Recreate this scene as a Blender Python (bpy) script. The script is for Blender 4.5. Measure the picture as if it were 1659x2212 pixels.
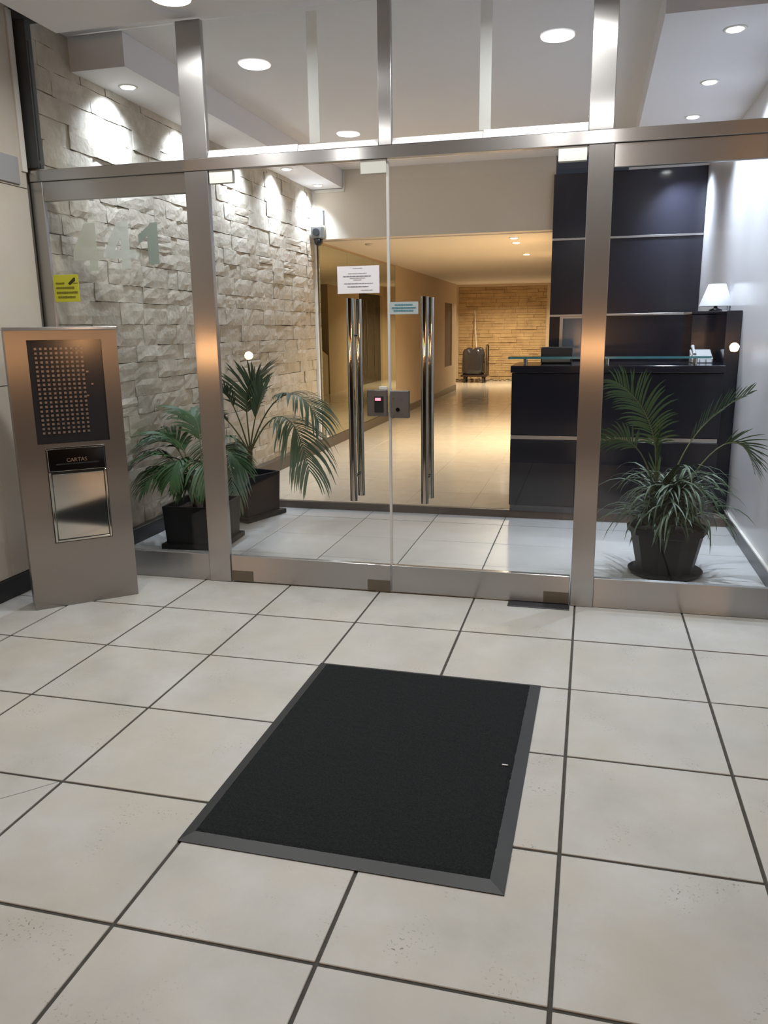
import bpy, bmesh, math, random
from mathutils import Vector, Matrix

for _o in list(bpy.data.objects):
    bpy.data.objects.remove(_o)
SC = bpy.context.scene
COL = SC.collection
random.seed(7)
R = math.radians

# ------------------------------------------------------------------ camera
cam_d = bpy.data.cameras.new('camera')
cam_d.sensor_fit = 'HORIZONTAL'
cam_d.sensor_width = 36.0
cam_d.lens = 36.0 * 1707.38 / 1659.0
cam_d.clip_start = 0.05
cam = bpy.data.objects.new('camera', cam_d)
COL.objects.link(cam)
cam.location = (0.02198, -3.3716, 1.34504)
cam.rotation_euler = (1.344166, 0.012645, 0.250753)
SC.camera = cam

# ------------------------------------------------------------------ world, exposure
w = bpy.data.worlds.new('night')
SC.world = w
w.use_nodes = True
w.node_tree.nodes['Background'].inputs[0].default_value = (0.30, 0.34, 0.45, 1)
w.node_tree.nodes['Background'].inputs[1].default_value = 0.09
SC.view_settings.view_transform = 'Standard'
SC.view_settings.look = 'None'
SC.view_settings.exposure = 0.0
SC.view_settings.gamma = 1.0
SC.view_settings.use_curve_mapping = False
SC.cycles.max_bounces = 12
SC.cycles.diffuse_bounces = 4
SC.cycles.glossy_bounces = 5
SC.cycles.transparent_max_bounces = 24
SC.cycles.caustics_reflective = False
SC.cycles.caustics_refractive = False
SC.cycles.sample_clamp_indirect = 6.0
SC.cycles.use_denoising = True

# light strengths (watts) and colours of the lamps the place has
COOL = (0.74, 0.84, 1.0)
NEUT = (1.0, 0.985, 0.955)
WARM = (1.0, 0.84, 0.62)
ORANGE = (1.0, 0.50, 0.20)
P_PORCH = 17.0
P_SPOT_L = 92.0
P_SPOT_R = 140.0
P_CORR = 46.0
P_FLOOD = 10.0
STREET = 380.0


# ------------------------------------------------------------------ mesh helpers
def world_loc(o):
    v = Vector((0, 0, 0))
    while o is not None:
        v += o.location
        o = o.parent
    return v


class MB:
    def __init__(self):
        self.v = []
        self.f = []
        self.smooth = []

    def add(self, vs, fs, smooth=False):
        b = len(self.v)
        self.v += [tuple(x) for x in vs]
        self.f += [tuple(i + b for i in f) for f in fs]
        self.smooth += [smooth] * len(fs)
        return self

    def box(self, x0, x1, y0, y1, z0, z1):
        vs = [(x0, y0, z0), (x1, y0, z0), (x1, y1, z0), (x0, y1, z0), (x0, y0, z1), (x1, y0, z1), (x1, y1, z1), (x0, y1, z1)]
        fs = [(3, 2, 1, 0), (4, 5, 6, 7), (0, 1, 5, 4), (1, 2, 6, 5), (2, 3, 7, 6), (3, 0, 4, 7)]
        return self.add(vs, fs)

    def cyl(self, p0, p1, r0, r1=None, n=12, cap=True, smooth=True):
        r1 = r0 if r1 is None else r1
        p0, p1 = Vector(p0), Vector(p1)
        d = (p1 - p0).normalized()
        a = d.orthogonal().normalized()
        b = d.cross(a)
        vs = []
        for p, r in ((p0, r0), (p1, r1)):
            for i in range(n):
                t = 2 * math.pi * i / n
                vs.append(p + a * (r * math.cos(t)) + b * (r * math.sin(t)))
        self.add(vs, [(i, (i + 1) % n, n + (i + 1) % n, n + i) for i in range(n)], smooth)
        if cap:
            self.add(vs[:n], [tuple(range(n - 1, -1, -1))])
            self.add(vs[n:], [tuple(range(n))])
        return self

    def tube(self, pts, rs, n=8, cap=True):
        pts = [Vector(p) for p in pts]
        if not isinstance(rs, (list, tuple)):
            rs = [rs] * len(pts)
        vs = []
        a = None
        for i, p in enumerate(pts):
            d = (pts[min(i + 1, len(pts) - 1)] - pts[max(i - 1, 0)]).normalized()
            if a is None:
                a = d.orthogonal().normalized()
            a = (a - d * a.dot(d)).normalized()
            b = d.cross(a)
            for k in range(n):
                t = 2 * math.pi * k / n
                vs.append(p + a * (rs[i] * math.cos(t)) + b * (rs[i] * math.sin(t)))
        fs = []
        for i in range(len(pts) - 1):
            for k in range(n):
                fs.append((i * n + k, i * n + (k + 1) % n, (i + 1) * n + (k + 1) % n, (i + 1) * n + k))
        self.add(vs, fs, True)
        if cap:
            m = len(pts) - 1
            self.add(vs[:n], [tuple(range(n - 1, -1, -1))])
            self.add(vs[m * n:], [tuple(range(n))])
        return self

    def lathe(self, prof, n=24, c=(0, 0, 0), smooth=True):
        vs = []
        for r, z in prof:
            for k in range(n):
                t = 2 * math.pi * k / n
                vs.append((c[0] + r * math.cos(t), c[1] + r * math.sin(t), c[2] + z))
        fs = []
        for i in range(len(prof) - 1):
            for k in range(n):
                fs.append((i * n + k, i * n + (k + 1) % n, (i + 1) * n + (k + 1) % n, (i + 1) * n + k))
        return self.add(vs, fs, smooth)

    def prism(self, poly, axis, a0, a1):
        """poly: list of 2-D points in the two other axes (kept in order x,y,z minus axis)."""
        def mk(p, a):
            q = list(p)
            q.insert('xyz'.index(axis), a)
            return tuple(q)
        n = len(poly)
        vs = [mk(p, a0) for p in poly] + [mk(p, a1) for p in poly]
        fs = [tuple(range(n - 1, -1, -1)), tuple(range(n, 2 * n))] + [(i, (i + 1) % n, n + (i + 1) % n, n + i) for i in range(n)]
        return self.add(vs, fs)

    def mesh(self, name, mat, off=(0, 0, 0), bevel=0.0, seg=1, fix=True):
        me = bpy.data.meshes.new(name)
        me.from_pydata([(x - off[0], y - off[1], z - off[2]) for x, y, z in self.v], [], self.f)
        me.polygons.foreach_set('use_smooth', self.smooth)
        if bevel or fix:
            bm = bmesh.new()
            bm.from_mesh(me)
            if fix:
                bmesh.ops.recalc_face_normals(bm, faces=bm.faces)
            if bevel:
                bmesh.ops.bevel(bm, geom=[e for e in bm.edges if len(e.link_faces) == 2 and e.calc_face_angle(0) > 0.6],
                                offset=bevel, segments=seg, affect='EDGES', profile=0.7)
            bm.to_mesh(me)
            bm.free()
        if mat:
            me.materials.append(mat)
        return me

    def build(self, name, mat, parent=None, world=True, bevel=0.0, seg=1, fix=True, loc=None):
        if parent is not None and world:
            off = world_loc(parent)
        elif loc is not None:
            off = Vector(loc)
        else:
            off = Vector((0, 0, 0))
        o = bpy.data.objects.new(name, self.mesh(name, mat, off, bevel, seg, fix))
        COL.objects.link(o)
        if parent is not None:
            o.parent = parent
        elif loc is not None:
            o.location = loc
        return o


def B(*a):
    return MB().box(*a)


def tag(o, label=None, cat=None, group=None, kind=None):
    if label:
        o['label'] = label
    if cat:
        o['category'] = cat
    if group:
        o['group'] = group
    if kind:
        o['kind'] = kind
    return o


def empty(name, loc, rz=0.0):
    o = bpy.data.objects.new(name, None)
    COL.objects.link(o)
    o.location = loc
    o.rotation_euler = (0, 0, rz)
    o.empty_display_size = 0.1
    return o


def struct(name, mb, mat, label=None, cat=None, bevel=0.0):
    o = mb.build(name, mat, bevel=bevel)
    return tag(o, label, cat, kind='structure')


def inst(name, me, parent, loc, scale=(1, 1, 1), rot=(0, 0, 0), mat=None):
    o = bpy.data.objects.new(name, me)
    COL.objects.link(o)
    o.parent = parent
    o.location = loc
    o.scale = scale
    o.rotation_euler = rot
    return o


def text_mesh(s, size, mat, extrude=0.0006, offset=0.0):
    """flat lettering in the XZ plane, facing -Y, centred on the origin"""
    cu = bpy.data.curves.new('lettering', 'FONT')
    cu.body = s
    cu.size = size
    cu.extrude = extrude
    cu.offset = offset
    cu.align_x = 'CENTER'
    cu.align_y = 'CENTER'
    t = bpy.data.objects.new('lettering_tmp', cu)
    COL.objects.link(t)
    bpy.context.view_layer.update()
    me = bpy.data.meshes.new_from_object(t.evaluated_get(bpy.context.evaluated_depsgraph_get()))
    bpy.data.objects.remove(t)
    bpy.data.curves.remove(cu)
    me.transform(Matrix.Rotation(R(90), 4, 'X'))
    me.materials.clear()
    me.materials.append(mat)
    return me


# ------------------------------------------------------------------ materials
def nm(name):
    m = bpy.data.materials.new(name)
    m.use_nodes = True
    nt = m.node_tree
    return m, nt, nt.nodes['Principled BSDF']


def pmat(name, col, rough=0.5, metal=0.0, spec=0.5, noise=None, bump=None, emit=None, coat=0.0, rnd=None, rough_var=None):
    """noise=(scale, colour2, amount), bump=(scale, strength), rnd=(colour2, amount) varies per object"""
    m, nt, p = nm(name)
    p.inputs['Base Color'].default_value = (*col, 1)
    p.inputs['Roughness'].default_value = rough
    p.inputs['Metallic'].default_value = metal
    p.inputs['Specular IOR Level'].default_value = spec
    p.inputs['Coat Weight'].default_value = coat
    p.inputs['Coat Roughness'].default_value = 0.04
    L = nt.links
    geo = nt.nodes.new('ShaderNodeNewGeometry')
    cur = None
    if noise:
        n = nt.nodes.new('ShaderNodeTexNoise')
        n.inputs['Scale'].default_value = noise[0]
        n.inputs['Detail'].default_value = 6
        n.inputs['Roughness'].default_value = 0.6
        L.new(geo.outputs['Position'], n.inputs['Vector'])
        rp = nt.nodes.new('ShaderNodeMapRange')
        rp.inputs[1].default_value = 0.35
        rp.inputs[2].default_value = 0.68
        rp.inputs[4].default_value = noise[2]
        L.new(n.outputs['Fac'], rp.inputs[0])
        mx = nt.nodes.new('ShaderNodeMix')
        mx.data_type = 'RGBA'
        mx.inputs[6].default_value = (*col, 1)
        mx.inputs[7].default_value = (*noise[1], 1)
        L.new(rp.outputs[0], mx.inputs[0])
        cur = mx.outputs[2]
    if rnd:
        oi = nt.nodes.new('ShaderNodeObjectInfo')
        ml = nt.nodes.new('ShaderNodeMath')
        ml.operation = 'MULTIPLY'
        ml.inputs[1].default_value = rnd[1]
        L.new(oi.outputs['Random'], ml.inputs[0])
        mx = nt.nodes.new('ShaderNodeMix')
        mx.data_type = 'RGBA'
        mx.inputs[6].default_value = (*col, 1)
        mx.inputs[7].default_value = (*rnd[0], 1)
        if cur is not None:
            L.new(cur, mx.inputs[6])
        L.new(ml.outputs[0], mx.inputs[0])
        cur = mx.outputs[2]
    if cur is not None:
        L.new(cur, p.inputs['Base Color'])
    if bump:
        n = nt.nodes.new('ShaderNodeTexNoise')
        n.inputs['Scale'].default_value = bump[0]
        n.inputs['Detail'].default_value = 5
        L.new(geo.outputs['Position'], n.inputs['Vector'])
        b = nt.nodes.new('ShaderNodeBump')
        b.inputs['Strength'].default_value = bump[1]
        b.inputs['Distance'].default_value = 0.01
        L.new(n.outputs['Fac'], b.inputs['Height'])
        L.new(b.outputs[0], p.inputs['Normal'])
    if rough_var:
        n = nt.nodes.new('ShaderNodeTexNoise')
        n.inputs['Scale'].default_value = rough_var[0]
        L.new(geo.outputs['Position'], n.inputs['Vector'])
        rp = nt.nodes.new('ShaderNodeMapRange')
        rp.inputs[3].default_value = rough_var[1]
        rp.inputs[4].default_value = rough_var[2]
        L.new(n.outputs['Fac'], rp.inputs[0])
        L.new(rp.outputs[0], p.inputs['Roughness'])
    if emit:
        p.inputs['Emission Color'].default_value = (*emit[0], 1)
        p.inputs['Emission Strength'].default_value = emit[1]
    return m


def brushed(name, col, rough, tangent, aniso=0.75, soft=0.5):
    m, nt, p = nm(name)
    p.inputs['Base Color'].default_value = (*col, 1)
    p.inputs['Metallic'].default_value = 1.0
    p.inputs['Roughness'].default_value = rough
    p.inputs['Anisotropic'].default_value = aniso
    c = nt.nodes.new('ShaderNodeCombineXYZ')
    for i in range(3):
        c.inputs[i].default_value = tangent[i] if abs(tangent[i]) > .01 else (0.2 if i == 1 else 0.0)
    nt.links.new(c.outputs[0], p.inputs['Tangent'])
    # fine brushing: streaks along the grain
    geo = nt.nodes.new('ShaderNodeNewGeometry')
    mp = nt.nodes.new('ShaderNodeMapping')
    mp.inputs['Scale'].default_value = tuple(6 if abs(t) < 0.5 else 400 for t in tangent)
    n = nt.nodes.new('ShaderNodeTexNoise')
    n.inputs['Scale'].default_value = 1.0
    nt.links.new(geo.outputs['Position'], mp.inputs['Vector'])
    nt.links.new(mp.outputs[0], n.inputs['Vector'])
    # a second, softer lobe of the same brushed surface
    q = nt.nodes.new('ShaderNodeBsdfPrincipled')
    q.inputs['Base Color'].default_value = (*col, 1)
    q.inputs['Metallic'].default_value = 1.0
    q.inputs['Roughness'].default_value = 0.48
    q.inputs['Anisotropic'].default_value = 0.3
    nt.links.new(c.outputs[0], q.inputs['Tangent'])
    mx = nt.nodes.new('ShaderNodeMixShader')
    mx.inputs[0].default_value = soft
    nt.links.new(p.outputs[0], mx.inputs[1])
    nt.links.new(q.outputs[0], mx.inputs[2])
    nt.links.new(mx.outputs[0], nt.nodes['Material Output'].inputs['Surface'])
    rp = nt.nodes.new('ShaderNodeMapRange')
    rp.inputs[3].default_value = rough - 0.008
    rp.inputs[4].default_value = rough + 0.008
    nt.links.new(n.outputs['Fac'], rp.inputs[0])
    nt.links.new(rp.outputs[0], p.inputs['Roughness'])
    return m


def glass_mat(name, tint, gloss_tint=(1, 1, 1), rough=0.0):
    m = bpy.data.materials.new(name)
    m.use_nodes = True
    nt = m.node_tree
    nt.nodes.clear()
    out = nt.nodes.new('ShaderNodeOutputMaterial')
    mix = nt.nodes.new('ShaderNodeMixShader')
    tr = nt.nodes.new('ShaderNodeBsdfTransparent')
    gl = nt.nodes.new('ShaderNodeBsdfGlossy')
    gl.inputs['Roughness'].default_value = rough
    gl.inputs['Color'].default_value = (*gloss_tint, 1)
    tr.inputs['Color'].default_value = (*tint, 1)
    geo = nt.nodes.new('ShaderNodeNewGeometry')
    mr = nt.nodes.new('ShaderNodeMapRange')
    mr.inputs[3].default_value = 1.30
    mr.inputs[4].default_value = 1 / 1.30
    fr = nt.nodes.new('ShaderNodeFresnel')
    L = nt.links
    L.new(geo.outputs['Backfacing'], mr.inputs[0])
    L.new(mr.outputs[0], fr.inputs['IOR'])
    L.new(fr.outputs[0], mix.inputs[0])
    L.new(tr.outputs[0], mix.inputs[1])
    L.new(gl.outputs[0], mix.inputs[2])
    L.new(mix.outputs[0], out.inputs['Surface'])
    return m


def film_mat(name, col, opacity, rough=0.6):
    """thin frosted / translucent film: part see-through, part pale surface"""
    m = bpy.data.materials.new(name)
    m.use_nodes = True
    nt = m.node_tree
    p = nt.nodes['Principled BSDF']
    p.inputs['Base Color'].default_value = (*col, 1)
    p.inputs['Roughness'].default_value = rough
    p.inputs['Alpha'].default_value = opacity
    return m


def emis(name, col, s):
    m, nt, p = nm(name)
    p.inputs['Base Color'].default_value = (0.8, 0.8, 0.8, 1)
    p.inputs['Emission Color'].default_value = (*col, 1)
    p.inputs['Emission Strength'].default_value = s
    return m


M = {}
M['tile'] = pmat('porcelain_tile', (0.55, 0.55, 0.535), 0.38, spec=0.4, noise=(3.2, (0.40, 0.39, 0.355), 0.85), rnd=((0.46, 0.45, 0.42), 0.4), rough_var=(9, 0.30, 0.5), bump=(60, 0.05))
M['tile_in'] = pmat('lobby_tile', (0.56, 0.56, 0.555), 0.32, spec=0.45, noise=(4, (0.46, 0.46, 0.455), 0.6), rnd=((0.48, 0.48, 0.475), 0.3), rough_var=(9, 0.26, 0.42))
def add_pits(m):
    # small dark pits and hairline wear scattered in worn patches
    nt = m.node_tree
    p = nt.nodes['Principled BSDF']
    L = nt.links
    src = p.inputs['Base Color'].links[0].from_socket
    geo = nt.nodes.new('ShaderNodeNewGeometry')
    wn = nt.nodes.new('ShaderNodeTexNoise')
    wn.inputs['Scale'].default_value = 2.1
    wn.inputs['Detail'].default_value = 7
    wn.inputs['Roughness'].default_value = .65
    L.new(geo.outputs['Position'], wn.inputs['Vector'])
    rw = nt.nodes.new('ShaderNodeMapRange')
    rw.inputs[1].default_value = .44
    rw.inputs[2].default_value = .64
    rw.inputs[4].default_value = .55
    L.new(wn.outputs['Fac'], rw.inputs[0])
    mw = nt.nodes.new('ShaderNodeMix')
    mw.data_type = 'RGBA'
    mw.inputs[7].default_value = (.50, .465, .395, 1)
    L.new(rw.outputs[0], mw.inputs[0])
    L.new(src, mw.inputs[6])
    src = mw.outputs[2]
    a = nt.nodes.new('ShaderNodeTexNoise')
    a.inputs['Scale'].default_value = 120
    a.inputs['Detail'].default_value = 3
    b = nt.nodes.new('ShaderNodeTexNoise')
    b.inputs['Scale'].default_value = 5.5
    b.inputs['Detail'].default_value = 4
    for n in (a, b):
        L.new(geo.outputs['Position'], n.inputs['Vector'])
    ra = nt.nodes.new('ShaderNodeMapRange')
    ra.inputs[1].default_value = .60
    ra.inputs[2].default_value = .68
    L.new(a.outputs['Fac'], ra.inputs[0])
    rb = nt.nodes.new('ShaderNodeMapRange')
    rb.inputs[1].default_value = .55
    rb.inputs[2].default_value = .70
    L.new(b.outputs['Fac'], rb.inputs[0])
    mu = nt.nodes.new('ShaderNodeMath')
    mu.operation = 'MULTIPLY'
    L.new(ra.outputs[0], mu.inputs[0])
    L.new(rb.outputs[0], mu.inputs[1])
    mx = nt.nodes.new('ShaderNodeMix')
    mx.data_type = 'RGBA'
    mx.inputs[7].default_value = (.16, .15, .135, 1)
    L.new(src, mx.inputs[6])
    L.new(mu.outputs[0], mx.inputs[0])
    L.new(mx.outputs[2], p.inputs['Base Color'])


add_pits(M['tile'])
M['grout'] = pmat('grout', (0.050, 0.046, 0.040), 0.9, noise=(30, (0.09, 0.083, 0.072), 0.6))
M['granite'] = pmat('corridor_granite', (0.56, 0.50, 0.41), 0.10, spec=0.5, noise=(9, (0.47, 0.41, 0.33), 0.6), rnd=((0.50, 0.44, 0.36), 0.4), rough_var=(3, 0.07, 0.16))
M['riser'] = pmat('brown_step_riser', (0.105, 0.080, 0.066), 0.35, noise=(14, (0.14, 0.11, 0.09), 0.6))
M['brown_base'] = pmat('dark_brown_baseboard', (0.060, 0.045, 0.034), 0.35)
M['black_base'] = pmat('black_baseboard', (0.012, 0.012, 0.013), 0.35)
M['marble'] = pmat('cream_marble', (0.57, 0.53, 0.45), 0.12, spec=0.5, noise=(2.2, (0.46, 0.42, 0.35), 0.6), rnd=((0.5, 0.46, 0.39), 0.3))
M['marble_dark'] = pmat('brown_marble', (0.30, 0.28, 0.245), 0.15, noise=(2.2, (0.24, 0.22, 0.19), 0.6))
M['mortar'] = pmat('stone_backing', (0.11, 0.10, 0.085), 0.95)
M['stone'] = pmat('split_stone', (0.51, 0.47, 0.405), 0.85, spec=0.25, noise=(9, (0.31, 0.28, 0.225), 0.8), rnd=((0.37, 0.325, 0.255), 0.65), bump=(32, 0.4))
M['ceil'] = pmat('ceiling_paint', (0.76, 0.76, 0.80), 0.8, noise=(1.3, (0.72, 0.72, 0.76), 0.5))
M['white_wall'] = pmat('white_gloss_wall', (0.66, 0.65, 0.67), 0.22, spec=0.4, noise=(2, (0.62, 0.61, 0.63), 0.5))
M['fascia'] = pmat('beige_fascia_paint', (0.70, 0.63, 0.54), 0.7, noise=(1.7, (0.65, 0.58, 0.49), 0.5))
M['corr_wall'] = pmat('corridor_wall_paint', (0.52, 0.40, 0.27), 0.55, noise=(1.5, (0.46, 0.35, 0.23), 0.6))
M['corr_ceil'] = pmat('corridor_ceiling_paint', (0.78, 0.70, 0.60), 0.75)
M['ledger'] = pmat('ledger_stone', (0.46, 0.31, 0.15), 0.8, noise=(5, (0.30, 0.19, 0.09), 0.8), bump=(25, 0.5))
M['steel_v'] = brushed('brushed_steel_upright', (0.45, 0.445, 0.44), 0.23, (1, 0, 0), 0.95, 0.38)
M['steel_h'] = brushed('brushed_steel_rail', (0.43, 0.425, 0.42), 0.22, (0, 0, 1), 0.92, 0.38)
M['steel_t'] = brushed('brushed_steel_pillar', (0.33, 0.315, 0.30), 0.28, (0.73, 0.68, 0), 0.93, 0.3)
M['chrome'] = pmat('polished_steel', (0.50, 0.50, 0.475), 0.06, 1.0)
M['plaque'] = pmat('grey_plaque', (0.40, 0.41, 0.42), 0.25, 0.3)
M['dull_steel'] = pmat('dull_grey_metal', (0.17, 0.17, 0.17), 0.45, 0.8)
M['bronze'] = pmat('bronze_patch_fitting', (0.16, 0.14, 0.11), 0.45, 0.7)
M['pale_fit'] = pmat('pale_patch_fitting', (0.58, 0.60, 0.56), 0.4, 0.1)
M['floor_plate'] = pmat('dark_floor_plate', (0.07, 0.075, 0.085), 0.4, 0.7)
M['glass'] = glass_mat('clear_glass', (0.985, 0.995, 0.985))
M['edge'] = film_mat('glass_edge_seal', (0.62, 0.62, 0.60), 0.85, 0.3)
M['frost1'] = film_mat('frosted_film_pale', (0.50, 0.54, 0.47), 0.62)
M['frost2'] = film_mat('frosted_film', (0.54, 0.60, 0.57), 0.62)
M['frost3'] = film_mat('frosted_film_grey', (0.20, 0.25, 0.225), 0.93)
M['fin'] = film_mat('pale_glazing_strip', (0.75, 0.78, 0.80), 0.28)
M['stop'] = pmat('white_glint_bead', (0.82, 0.83, 0.85), 0.4)  # bright white for the bead that imitates a reflection above the header
M['dark_frame'] = pmat('dark_grey_frame', (0.06, 0.065, 0.068), 0.5, 0.3)
M['white_trim'] = pmat('white_trim', (0.70, 0.68, 0.63), 0.5)
M['black_gloss'] = pmat('black_lacquer', (0.012, 0.012, 0.017), 0.10, spec=0.45)
M['black_panel'] = pmat('black_wall_panel', (0.018, 0.018, 0.027), 0.20, spec=0.5)
M['strip'] = pmat('aluminium_strip', (0.55, 0.55, 0.56), 0.28, 1.0)
M['grey_plinth'] = pmat('grey_plinth', (0.09, 0.09, 0.095), 0.3, 0.4)
M['teal_glass'] = glass_mat('counter_glass', (0.55, 0.72, 0.70))
M['teal_edge'] = pmat('counter_glass_edge', (0.05, 0.16, 0.18), 0.1, spec=0.8)
M['mirror'] = pmat('tinted_mirror', (0.66, 0.66, 0.50), 0.0, 1.0)
M['bluemirror'] = pmat('bluish_mirror', (0.13, 0.155, 0.20), 0.12, 0.2, 0.8)
M['black_plastic'] = pmat('black_plastic', (0.010, 0.011, 0.014), 0.4)
M['pot'] = pmat('black_planter', (0.006, 0.0066, 0.009), 0.5, spec=0.2)
M['soil'] = pmat('potting_soil', (0.035, 0.025, 0.018), 1.0, bump=(60, 0.8))
M['palm'] = pmat('palm_leaf', (0.030, 0.075, 0.022), 0.5, spec=0.3, noise=(9, (0.045, 0.095, 0.028), 0.7), rnd=((0.026, 0.060, 0.028), 0.6))
M['areca'] = pmat('areca_leaf', (0.062, 0.115, 0.045), 0.42, spec=0.4, noise=(9, (0.085, 0.14, 0.05), 0.7), rnd=((0.05, 0.10, 0.05), 0.5))
M['palm2'] = pmat('kentia_leaf', (0.085, 0.125, 0.068), 0.42, spec=0.4, noise=(8, (0.12, 0.14, 0.045), 0.6), rnd=((0.055, 0.10, 0.078), 0.7))
M['spider'] = pmat('spider_plant_leaf', (0.045, 0.075, 0.034), 0.45, spec=0.35, noise=(12, (0.085, 0.12, 0.07), 0.7), rnd=((0.03, 0.055, 0.026), 0.8))
M['stem'] = pmat('plant_stem', (0.11, 0.12, 0.05), 0.6)
M['trunk'] = pmat('palm_trunk', (0.13, 0.085, 0.05), 0.9, noise=(40, (0.07, 0.045, 0.03), 0.8))
M['mat_pile'] = pmat('black_mat_pile', (0.014, 0.017, 0.019), 0.95, spec=0.15, noise=(170, (0.030, 0.034, 0.036), 0.9), bump=(420, 0.8))
M['mat_edge'] = pmat('rubber_mat_edge', (0.022, 0.025, 0.028), 0.5)
M['paper'] = pmat('white_paper', (0.74, 0.75, 0.80), 0.8)
M['ink'] = pmat('grey_ink', (0.22, 0.23, 0.27), 0.8)
M['ink_light'] = pmat('pale_ink', (0.42, 0.43, 0.47), 0.8)
M['sticker_blue'] = pmat('pale_blue_sticker', (0.36, 0.44, 0.46), 0.5)
M['ink_blue'] = pmat('blue_ink', (0.06, 0.21, 0.27), 0.6)
M['sticker_yellow'] = pmat('yellow_sticker', (0.50, 0.50, 0.03), 0.5)
M['ink_olive'] = pmat('olive_ink', (0.17, 0.15, 0.01), 0.6)
M['ink_dark'] = pmat('dark_ink', (0.03, 0.025, 0.005), 0.6)
M['lens'] = emis('downlight_lens', (0.95, 0.97, 1.0), 22.0)
M['lens_warm'] = emis('warm_downlight_lens', (1.0, 0.86, 0.66), 22.0)
M['flood'] = emis('flood_light_panel', (1, 1, 1), 7.0)
M['globe'] = emis('street_globe', ORANGE, STREET)
M['red_led'] = emis('red_led', (1.0, 0.02, 0.10), 2.2)
M['lampshade'] = pmat('white_lampshade', (0.48, 0.48, 0.49), 0.7)
M['phone'] = pmat('grey_white_plastic', (0.30, 0.30, 0.30), 0.5)
M['bag'] = pmat('black_bag_plastic', (0.022, 0.020, 0.021), 0.22, spec=0.6, bump=(14, 0.6))
M['cart'] = pmat('dark_cart_metal', (0.035, 0.022, 0.018), 0.4, 0.5)
M['pebble'] = pmat('pebbles', (0.36, 0.27, 0.17), 0.8, noise=(18, (0.12, 0.08, 0.05), 0.9))
M['asphalt'] = pmat('asphalt', (0.05, 0.05, 0.052), 0.85, noise=(40, (0.075, 0.075, 0.075), 0.6))
M['shutter'] = pmat('roller_shutter', (0.22, 0.19, 0.16), 0.35, 0.6)
M['street_wall'] = pmat('street_facade', (0.10, 0.09, 0.085), 0.9)
M['dark_void'] = pmat('dark_doorway', (0.006, 0.005, 0.004), 0.25)
M['brown_door'] = pmat('brown_wood_niche', (0.10, 0.055, 0.025), 0.5)
M['keypad'] = pmat('dark_keypad_panel', (0.020, 0.020, 0.022), 0.14, spec=0.6)
M['button'] = pmat('steel_push_button', (0.34, 0.31, 0.30), 0.28, 0.9)

# ------------------------------------------------------------------ key planes (metres)
XL, XR = -2.862, 0.983          # side walls
YF = 0.468                      # facade plane
Y_STEP, Z_STEP = 2.29, 0.055
Y_FAS = 4.87
Z_IN, Z_POR, Z_SOF, Z_COR = 2.93, 2.79, 2.76, 2.26
X_COR = -2.79                   # corridor left wall / mirror plane


# ------------------------------------------------------------------ floors
def tiled_floor(name, slab, tmat, xs, ys, ztop, gap, label, thick=0.012, slabmat='grout'):
    f = struct(name, slab, M[slabmat], label, 'floor')
    unit = MB().box(-.5, .5, -.5, .5, -thick, 0).mesh('tile', M[tmat])
    # a small chamfer, shared by all whole tiles
    full = MB().box(-.25 + gap / 2, .25 - gap / 2, -.25 + gap / 2, .25 - gap / 2, -thick, 0).mesh('tile', M[tmat], bevel=0.0015)
    for i in range(len(xs) - 1):
        for j in range(len(ys) - 1):
            x0, x1, y0, y1 = xs[i], xs[i + 1], ys[j], ys[j + 1]
            dz = random.uniform(-0.0005, 0.0005)
            if abs(x1 - x0 - .5) < 1e-4 and abs(y1 - y0 - .5) < 1e-4:
                inst('tile', full, f, ((x0 + x1) / 2, (y0 + y1) / 2, ztop + dz))
            else:
                inst('tile', unit, f, ((x0 + x1) / 2, (y0 + y1) / 2, ztop + dz), (x1 - x0 - gap, y1 - y0 - gap, 1))
    return f


def grid(lo, hi, off, step=0.5):
    k = math.ceil((lo - off) / step - 1e-6)
    out = [lo]
    while off + k * step < hi - 1e-6:
        if off + k * step > lo + 0.02:
            out.append(off + k * step)
        k += 1
    return out + [hi]


fl0 = tiled_floor('floor', B(XL - .02, XR + .02, -3.8, YF, -0.12, -0.004), 'tile', grid(XL, XR, 0), grid(-3.8, YF, 0), 0.0, 0.010,
            'porch floor of large beige tiles in front of the doors')
ck = MB()
for a, b in (((-1.503, -1.500), (-1.57, -1.574)), ((-1.57, -1.574), (-1.70, -1.705)), ((-1.70, -1.705), (-1.88, -1.90)), ((-1.88, -1.90), (-1.99, -1.99))):
    ck.add([(a[0] - .0006, a[1] + .0006, .0007), (a[0] + .0006, a[1] - .0006, .0007), (b[0] + .0006, b[1] - .0006, .0007), (b[0] - .0006, b[1] + .0006, .0007)], [(0, 1, 2, 3)])
ck.build('crack', M['grout'], fl0)
tiled_floor('floor_lobby', B(XL - .02, XR + .02, YF, Y_STEP + .02, -0.12, -0.004), 'tile_in', grid(XL, XR, -0.027), grid(YF, Y_STEP, 0.04), 0.0, 0.006,
            'lobby floor of pale tiles behind the glass doors')
tiled_floor('floor_corridor', B(-3.5, XR, Y_STEP + .02, 17.4, -0.1, Z_STEP - .002), 'granite', grid(X_COR, XR, 0.21, .5), grid(Y_STEP + .02, 12.3, 0.3), Z_STEP + .003, 0.002,
            'raised polished beige floor running down the corridor', thick=0.008, slabmat='granite')
struct('trim_1', B(X_COR, XR, Y_STEP - .006, Y_STEP + .02, 0, Z_STEP), M['riser'], 'low dark brown step riser across the lobby', 'step')

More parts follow.
